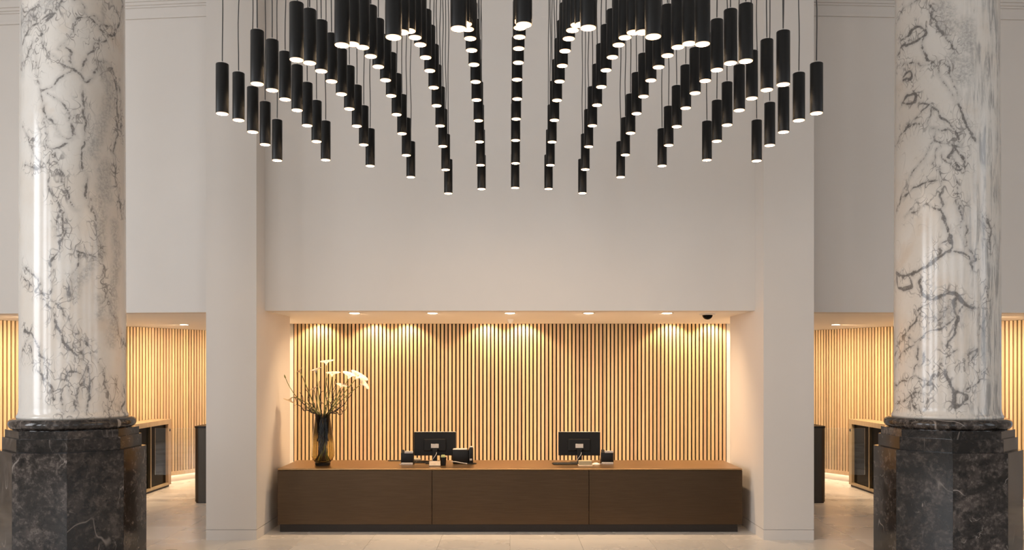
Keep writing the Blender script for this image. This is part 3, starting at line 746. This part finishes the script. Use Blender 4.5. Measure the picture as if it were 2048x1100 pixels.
def lily_bloom(sz):
    bm = bmesh.new(); U, V = 20, 8; g = []
    for j in range(V + 1):
        t = j / V; row = []
        for i in range(U + 1):
            a = -math.pi + 2 * math.pi * i / U * .999
            tip = (0.5 + .5 * math.cos(a)) ** 2
            r = (.010 + .045 * t ** 1.7 + .030 * t ** 4) * (1 + .25 * tip * t)
            z = .085 * t * (1 - .12 * t * t) + .020 * tip * t * t - .016 * t ** 6
            row.append(bm.verts.new((r * math.cos(a) * sz * 1.15, r * math.sin(a) * sz, z * sz)))
        g.append(row)
    for j in range(V):
        for i in range(U): bm.faces.new((g[j][i], g[j][i + 1], g[j + 1][i + 1], g[j + 1][i]))
    return bm
blooms = [(652.7, 729, .00, .95, 0, WHITEF, 'topmost white lily in the vase'), (631.6, 744, .06, .8, -10, WHITEF, 'white lily just left of the topmost bloom'), (664, 752, -.05, .95, 6, WHITEF, 'white lily right of centre below the topmost bloom'),
    (600, 744, .08, .62, -35, CRF, 'small cream lily at upper left of the bouquet'), (681, 774, -.08, .75, 20, WHITEF, 'white lily low in the middle of the bouquet'), (697, 756, .02, 1.15, 25, WHITEF, 'large white lily at right, inner of the pair'),
    (712, 757, -.06, 1.25, 38, WHITEF, 'large white lily at right, outer of the pair'), (722, 769, .07, .95, 60, WHITEF, 'white lily furthest right in the bouquet'), (628, 780, -.07, .55, -15, CRF, 'small cream bud low in the bouquet'),
    (582, 797, .04, .8, -150, CRF, 'drooping pale lily at lower left of the bouquet')]
for px, py, dy, sz, tilt, mt, label in blooms:
    Y = vy + dy; tip = P(px, py, Y); a = rnd.uniform(0, 6.28)
    t = empty('calla_lily', (vx, vy, VZ + .045)); tag(t, label, 'flower', 'lilies in the vase')
    o = Vector((vx, vy, VZ + .045)); e = tip - o
    side = 1 if e.x > 0 else -1
    rim = Vector((max(-.075, min(.075, e.x * .3)), max(-.06, min(.06, dy * .6)), .63))
    base = Vector((-rim.x * .8 + .02 * math.cos(a), -rim.y * .6 + .02 * math.sin(a), .0))
    d = Vector((math.sin(math.radians(tilt)), -.22 if abs(tilt) < 100 else 0, math.cos(math.radians(tilt)))).normalized()
    pts = bez([base, base.lerp(rim, .5), rim * 1.0], 10) + bez([rim, rim + Vector((rim.x * .8, rim.y * .8, .10)), e - d * .10 * sz, e], 16)[1:]
    obj('stem', tube(pts, lambda s: .0075 - .002 * s, 8), STEM, t, smooth=60)
    q = Vector((0, 0, 1)).rotation_difference(d)
    b = obj("bloom", lily_bloom(sz * .92), mt, t, smooth=80); b.rotation_mode = 'QUATERNION'; b.rotation_quaternion = q; b.location = e - d * .01
    obj('spadix', tube([(0, 0, .01), (0, 0, .035 * sz), (.004, 0, .062 * sz)], lambda s: .0055 - .003 * s, 8), YEL, b, smooth=60)
# long bare stem and the twigs
twl = ['long bare stem with a bud reaching far left', 'dark twig at far left, lowest', 'dark twig at left, middle', 'dark twig at left, curling up', 'dark twig just left of centre', 'dark twig rising in the centre', 'dark twig just right of centre', 'dark twig right, curling down', 'dark twig right, longest', 'dark twig right, low', 'dark twig between the central lilies', 'dark twig leaning left behind lilies']
ends = [(571.5, 757, .03), (589, 795, .02), (601, 786, -.08), (612, 774, .10), (640, 762, -.05), (655, 752, .08), (668, 771, -.1), (692, 812, .05), (706, 776, .11), (684, 800, -.06), (672, 757, .02), (625, 790, .12)]
for i, (px, py, dy) in enumerate(ends):
    tip = P(px, py, vy + dy); o = Vector((vx, vy, VZ + .045)); e = tip - o
    t = empty('twig', o); tag(t, twl[i] + ' of the bouquet', 'twig', 'twigs in the vase')
    rim = Vector((max(-.08, min(.08, e.x * .35)), max(-.06, min(.06, dy * .5)), .63))
    a = rnd.uniform(0, 6.28); base = Vector((-rim.x * .6 + .05 * math.cos(a), .05 * math.sin(a), .01))
    inner = bez([base, Vector((.10 * math.cos(a + 2), .08 * math.sin(a + 2), .2)), Vector((.08 * math.cos(a + 4), .07 * math.sin(a + 4), .42)), rim], 14)
    out = bez([rim, rim + Vector((rim.x * 1.2, rim.y, .05)), e * .8 + Vector((0, 0, -.04)), e], 20)[1:]
    wig = .0 if i == 0 else .012
    out = [p + Vector((wig * math.sin(n * 1.1 + i), wig * math.cos(n * 1.3 + i), wig * math.sin(n * .9 + 2 * i))) * min(1, n / 5) for n, p in enumerate(out)]
    obj('stem', tube(inner + out, lambda s: .0095 - .0055 * s, 7), STEM if i == 0 else TWIG, t, smooth=60)
    if i == 0:
        dr = (out[-1] - out[-2]).normalized(); b = obj('bud', lathe([(.003, 0), (.009, .012), (.010, .03), (.003, .055)], 10), STEM, t, out[-1], smooth=60)
        b.rotation_mode = 'QUATERNION'; b.rotation_quaternion = Vector((0, 0, 1)).rotation_difference(dr)
    else:
        for n in (6, 10, 14):
            p = out[n]; dv = Vector((rnd.uniform(-1, 1), rnd.uniform(-.6, .6), rnd.uniform(-.2, 1))).normalized() * rnd.uniform(.05, .10)
            obj('side_shoot', tube(bez([p, p + dv * .5 + Vector((0, 0, .02)), p + dv], 7), lambda s: .0045 - .003 * s, 6), TWIG, t, smooth=60)
for k in range(6):       # thick dark driftwood pieces standing in the water
    a = k * 1.05 + .4; r = .07
    t = empty('driftwood_stick', (vx, vy, VZ + .045)); tag(t, 'dark twisted driftwood inside the glass vase, %s' % ('rooted at front right', 'rooted at the back', 'rooted at back left', 'rooted at the left', 'rooted at front left', 'rooted at the front')[k], 'stick', 'driftwood in the vase')
    obj('wood', tube(bez([(r * 1.2 * math.cos(a), r * .9 * math.sin(a), .02), (r * math.cos(a + 1.6), r * math.sin(a + 1.6), .2), (r * 1.1 * math.cos(a + 2.6), r * 1.1 * math.sin(a + 2.6), .38), (.065 * math.cos(a + 3), .065 * math.sin(a + 3), .60)], 18), lambda s: .004 + .013 * s, 8), TWIG, t, smooth=60)
    obj('fork', tube(bez([(r * 1.0 * math.cos(a + 1.9), r * 1.0 * math.sin(a + 1.9), .27), (r * math.cos(a + .9), r * math.sin(a + .9), .38), (.055 * math.cos(a + .6), .055 * math.sin(a + .6), .58)], 10), lambda s: .008 + .010 * s, 7), TWIG, t, smooth=60)
